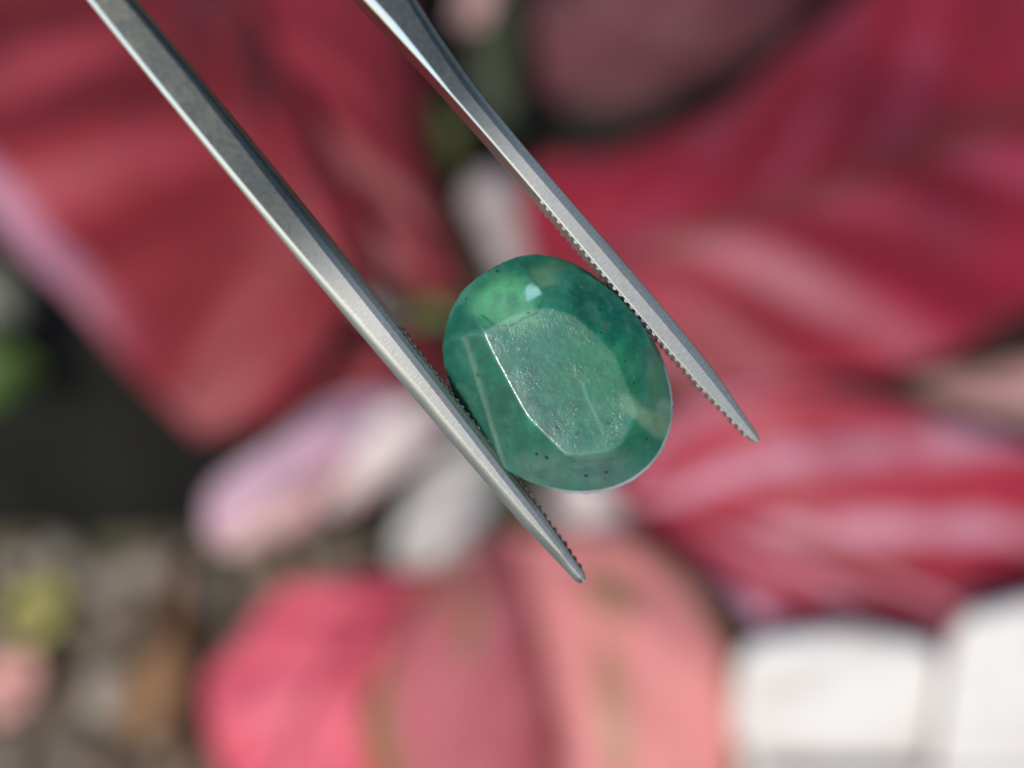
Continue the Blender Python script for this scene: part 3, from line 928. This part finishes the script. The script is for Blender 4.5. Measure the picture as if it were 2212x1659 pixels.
# ------------------------------------------------------------------ tweezers
def steel_mat():
    k = N("brushed_steel")
    uv = k.node("ShaderNodeUVMap").outputs[0]
    sep = k.node("ShaderNodeSeparateXYZ", {0: uv})
    t = sep.outputs[0]                         # millimetres from the tip
    co = k.coord()
    grip = k.step(t, 27.0, 18.0)
    n = k.noise(uv, 3.2, 5, 0.65)
    mp = k.node("ShaderNodeMapping", {"Vector": uv, "Rotation": (0, 0, 0.0), "Scale": (6.5, 0.9, 1.0)})
    gr = k.noise(mp.outputs[0], 2.6, 4, 0.6)
    c = k.mix(k.step(n, 0.3, 0.7), (0.13, 0.13, 0.105, 1), (0.18, 0.18, 0.15, 1))  # dark olive: reflected surroundings painted into the smooth steel's colour
    c = k.mix(k.math('MULTIPLY', grip, k.step(gr, 0.25, 0.75, 0.55, 1.0)), c, (0.56, 0.54, 0.49, 1))  # paler grip: sunlight caught by its grain, put into the colour
    sm_ = k.step(k.noise(uv, 0.55, 4, 0.6, 0.6), 0.45, 0.62)
    c = k.mix(k.math('MULTIPLY', sm_, 0.09), c, (0.20, 0.18, 0.14, 1))
    r = k.math('ADD', k.math('MULTIPLY_ADD', grip, 0.20, 0.24), k.math('MULTIPLY', sm_, 0.03))
    b = k.bsdf(Base_Color=c, Metallic=1.0, Roughness=r)
    hh = k.math('MULTIPLY', gr, k.math('MULTIPLY_ADD', grip, 0.9, 0.12))
    k.put(b.inputs["Normal"], k.bump(hh, 0.22, 0.00003))
    return k.finish(b.outputs[0])


steel = steel_mat()


def polished_mat():
    k = N("polished_steel_edge")
    n = k.noise(k.node("ShaderNodeUVMap").outputs[0], 2.0, 4)
    c = k.mix(n, (0.52, 0.60, 0.68, 1), (0.62, 0.70, 0.78, 1))  # blue tint: reflected sky painted into the edge colour
    return k.finish(k.bsdf(Base_Color=c, Metallic=1.0, Roughness=0.16).outputs[0])


polished = polished_mat()


def jaw_mat(name, lo, hi):
    k = N(name)
    n = k.noise(k.coord(), 2500, 4)
    return k.finish(k.bsdf(Base_Color=k.mix(k.step(n, 0.3, 0.7), lo, hi), Metallic=1.0, Roughness=0.5).outputs[0])


jaw_steel = (jaw_mat("shaded_jaw_steel", (0.04, 0.04, 0.035, 1), (0.12, 0.12, 0.11, 1)), jaw_mat("lit_jaw_steel", (0.34, 0.34, 0.33, 1), (0.55, 0.55, 0.53, 1)))  # left jaw steel has its shade painted in, right jaw is the lit copy
TW_D = 0.0812
MM = 2 * HALF / 2212 * TW_D            # metres per picture pixel in the tweezers' plane
tweez = empty("tweezers", P(1450, 1110, TW_D))
tweez.rotation_euler = (PITCH, 0, 0)
tag(tweez, "brushed steel tweezers with serrated jaws gripping the emerald", "tweezers")
OX, OY = 1450, 1110
TILT = 0.22
U = np.array((0.622, 0.783))            # towards the tips, picture axes
V = np.array((0.783, -0.622))           # across, to the upper right


def tw_point(t, v, w):
    """Tweezers-frame point for arm coordinates in pixels; the handle end leans towards the viewer."""
    q = U * t + V * v
    d = TW_D - (1500.0 - t) * MM * TILT if t > -900 else TW_D - 2400.0 * MM * TILT + (-900 - t) * MM * TILT * 0.3
    k = 2 * HALF / 2212
    return ((q[0] - 1106) * k * d - (OX - 1106) * k * TW_D, -(q[1] - 829.5) * k * d + (OY - 829.5) * k * TW_D, TW_D - d + w * MM)


def arm(edge_l, edge_r, chamf, inner_sign, teeth_from):
    """One arm from its two silhouette edges (picture pixels); lies in the tweezers' plane, blade width in depth."""
    el, er = np.array(edge_l, float), np.array(edge_r, float)
    tl, tr = el @ U, er @ U
    vl, vr = el @ V, er @ V
    t1 = max(tl.max(), tr.max())
    t0 = -4200.0
    ts = np.concatenate([np.linspace(t0, -200, 40, endpoint=False), np.linspace(-200, t1 - 14, 150, endpoint=False), t1 - 14 * np.array((1, .6, .3, .1, 0.0))])
    def edge(t, tt, vv, flip):
        base = np.interp(t, tt, vv)
        sl = (vv[2] - vv[0]) / (tt[2] - tt[0])
        out = np.where(t < tt[0], vv[0] + (t - tt[0]) * sl, base)
        return out
    def fit(tt, vv):
        d = chamf
        p = np.polyfit(tt, vv, d)
        sl = np.polyval(np.polyder(p), -200.0)
        return np.where(ts < -200, np.polyval(p, -200.0) + (ts + 200) * sl, np.polyval(p, ts))
    L, R = fit(tl, vl), fit(tr, vr)
    # smooth the polylines
    ker = np.hanning(15); ker /= ker.sum()
    body = slice(40, 190)
    for A in (L, R):
        pad = np.concatenate([np.full(7, A[40]) - np.arange(7, 0, -1) * (A[41] - A[40]), A[body], A[189] + np.arange(1, 8) * (A[189] - A[188])])
        A[body] = np.convolve(pad, ker, 'valid')
    # far behind the frame both arms bend together and join
    return ts, L, R, t1


def build_arm(ts, L, R, t1, chamf, name, inner, teeth_from, close_to):
    """inner = +1: the inner face is the V-positive one."""
    vs, fs, uv = [], [], []
    ring = None
    for i, t in enumerate(ts):
        l, r = L[i], R[i]
        if t < -300:                       # back part: run together to the joint, keep thickness
            f = min(1.0, (-300 - t) / 3600.0)
            f = f * f * (3 - 2 * f)
            wdt = 84.0
            mid0 = (l + r) / 2
            mid = mid0 * (1 - f) + (close_to - inner * 40) * f
            l, r = mid - wdt / 2, mid + wdt / 2
        endf = max(0.0, 1 - (t1 - t) / 14.0)
        m = (l + r) / 2
        hw = (r - l) / 2 * (1 - 0.38 * max(0.0, 1 - (t1 - t) / 170.0)) * (1 - 0.5 * endf ** 2)
        l, r = m - hw, m + hw
        dep = float(np.interp(t1 - t, (0, 300, 900, 2000, 6000), (1.3, 2.6, 4.2, 5.5, 6.5))) / 1000 / MM   # blade width in pixels
        c = float(np.interp(t1 - t, chamf[0], chamf[1]))
        rr = float(np.interp(t1 - t, (0, 200, 900, 1400), (9, 24, 26, 16)))
        rr = min(rr, hw * 0.85)
        sec = [(l, -dep), (l, -c * 0.53), (l + c * 0.96, -c * 0.02), (l + c * 1.04, 0), (l + c * 1.04 + 2, 0)]
        sec += [(r - rr - 2, 0), (r - rr, 0), (r - rr * 0.5, -rr * 0.14), (r - rr * 0.14, -rr * 0.5), (r, -rr), (r, -dep)]
        nb = len(sec)
        bend = -0.0 if t > 0 else 0.0
        for (v, w) in sec:
            vs.append(tw_point(t, v, w))
            uv.append(((t1 - t) * MM * 1000, v * MM * 1000))
    for i in range(len(ts) - 1):
        for k in range(nb):
            k2 = (k + 1) % nb
            fs.append((i * nb + k, i * nb + k2, (i + 1) * nb + k2, (i + 1) * nb + k))
    fs.append(tuple(range(nb))[::-1])
    fs.append(tuple((len(ts) - 1) * nb + k for k in range(nb)))
    me = mesh(name, vs, fs)
    bm = bmesh.new(); bm.from_mesh(me); bmesh.ops.recalc_face_normals(bm, faces=bm.faces); bm.to_mesh(me); bm.free()
    uvl = me.uv_layers.new(name="UVMap")
    for lp in me.loops:
        uvl.data[lp.index].uv = uv[lp.vertex_index]
    me.polygons.foreach_set("use_smooth", [True] * len(me.polygons))
    me.set_sharp_from_angle(angle=math.radians(15))
    o = link(name, me, [steel, polished], tweez)
    mi = [0] * len(me.polygons)
    for i in range(len(ts) - 1):
        mi[i * nb + 1] = 1                # the ground chamfer
    me.polygons.foreach_set("material_index", mi)
    # serrated jaw: ridges across the inner face
    E = R if inner > 0 else L
    tv, tf, tu = [], [], []
    t = teeth_from
    pitch = 18.5
    while t < t1 - 20:
        dep = float(np.interp(t1 - t, (0, 300, 900, 2000), (1.3, 2.6, 4.2, 5.5))) / 1000 / MM * 0.96
        h = 5.2 + random.uniform(-1.4, 1.0)
        pitch = 18.5 + random.uniform(-1.0, 1.0)
        b = len(tv)
        for (dt, dv) in ((0, -2.5), (pitch * 0.42, h), (pitch * 0.62, h), (pitch * 0.98, -2.5)):
            ee = np.interp(t + dt, ts, E) - inner * np.interp(t + dt, ts, (R - L) / 2) * 0.38 * max(0.0, 1 - (t1 - t - dt) / 170.0) + inner * (dv - 1.0)
            for w in (-(22.0 if inner > 0 else 9.0), -dep):
                tv.append(tw_point(t + dt, ee, w))
                tu.append(((t1 - t) * MM * 1000, ee * MM * 1000))
        for a in range(3):
            tf.append((b + 2 * a, b + 2 * a + 1, b + 2 * a + 3, b + 2 * a + 2))
        tf.append((b, b + 2, b + 4, b + 6)); tf.append((b + 1, b + 7, b + 5, b + 3)); tf.append((b, b + 6, b + 7, b + 1))
        t += pitch
    tme = mesh("serrated_jaw", tv, tf, False)
    bm = bmesh.new(); bm.from_mesh(tme); bmesh.ops.recalc_face_normals(bm, faces=bm.faces); bm.to_mesh(tme); bm.free()
    uvl = tme.uv_layers.new(name="UVMap")
    for lp in tme.loops:
        uvl.data[lp.index].uv = tu[lp.vertex_index]
    link("serrated_jaw", tme, jaw_steel[0 if inner > 0 else 1], o)
    return o


LA = arm([(187, 0), (365, 224), (585, 478), (754, 694), (972, 961), (1100, 1110), (1180, 1195), (1246, 1262)],
         [(293, 0), (458, 212), (585, 364), (746, 558), (870, 715), (980, 858), (1060, 965), (1140, 1060), (1210, 1152), (1272, 1248)], 2, 1, 0)
RA = arm([(785, 0), (925, 146), (1049, 286), (1147, 412), (1200, 476), (1303, 590), (1432, 728), (1530, 862), (1628, 962)],
         [(899, 0), (1016, 156), (1147, 332), (1293, 507), (1407, 628), (1520, 761), (1590, 858), (1643, 940)], 3, -1, 0)
mid_v = (LA[1][60] + RA[2][60]) / 2
build_arm(*LA, ((0, 60, 500, 900, 1500, 2500), (11, 17, 23, 16, 10, 8)), "arm", 1, 1080, mid_v)
build_arm(*RA, ((0, 1000, 1200, 1500, 2500), (2, 4, 16, 18, 18)), "arm", -1, 1060, mid_v)
# the weld block where the arms meet
bm = bmesh.new()
rbox(bm, (-2.0, -4.5, -6.6), (26.0, 4.5, -0.2), 0.6)
for v in bm.verts:
    a = v.co / 1000
    v.co = Vector(tw_point(-4200 + 60 - a.x / MM, mid_v + a.y / MM, a.z / MM))
bmesh.ops.recalc_face_normals(bm, faces=bm.faces)
jo = bm_obj("joint", bm, steel, tweez)
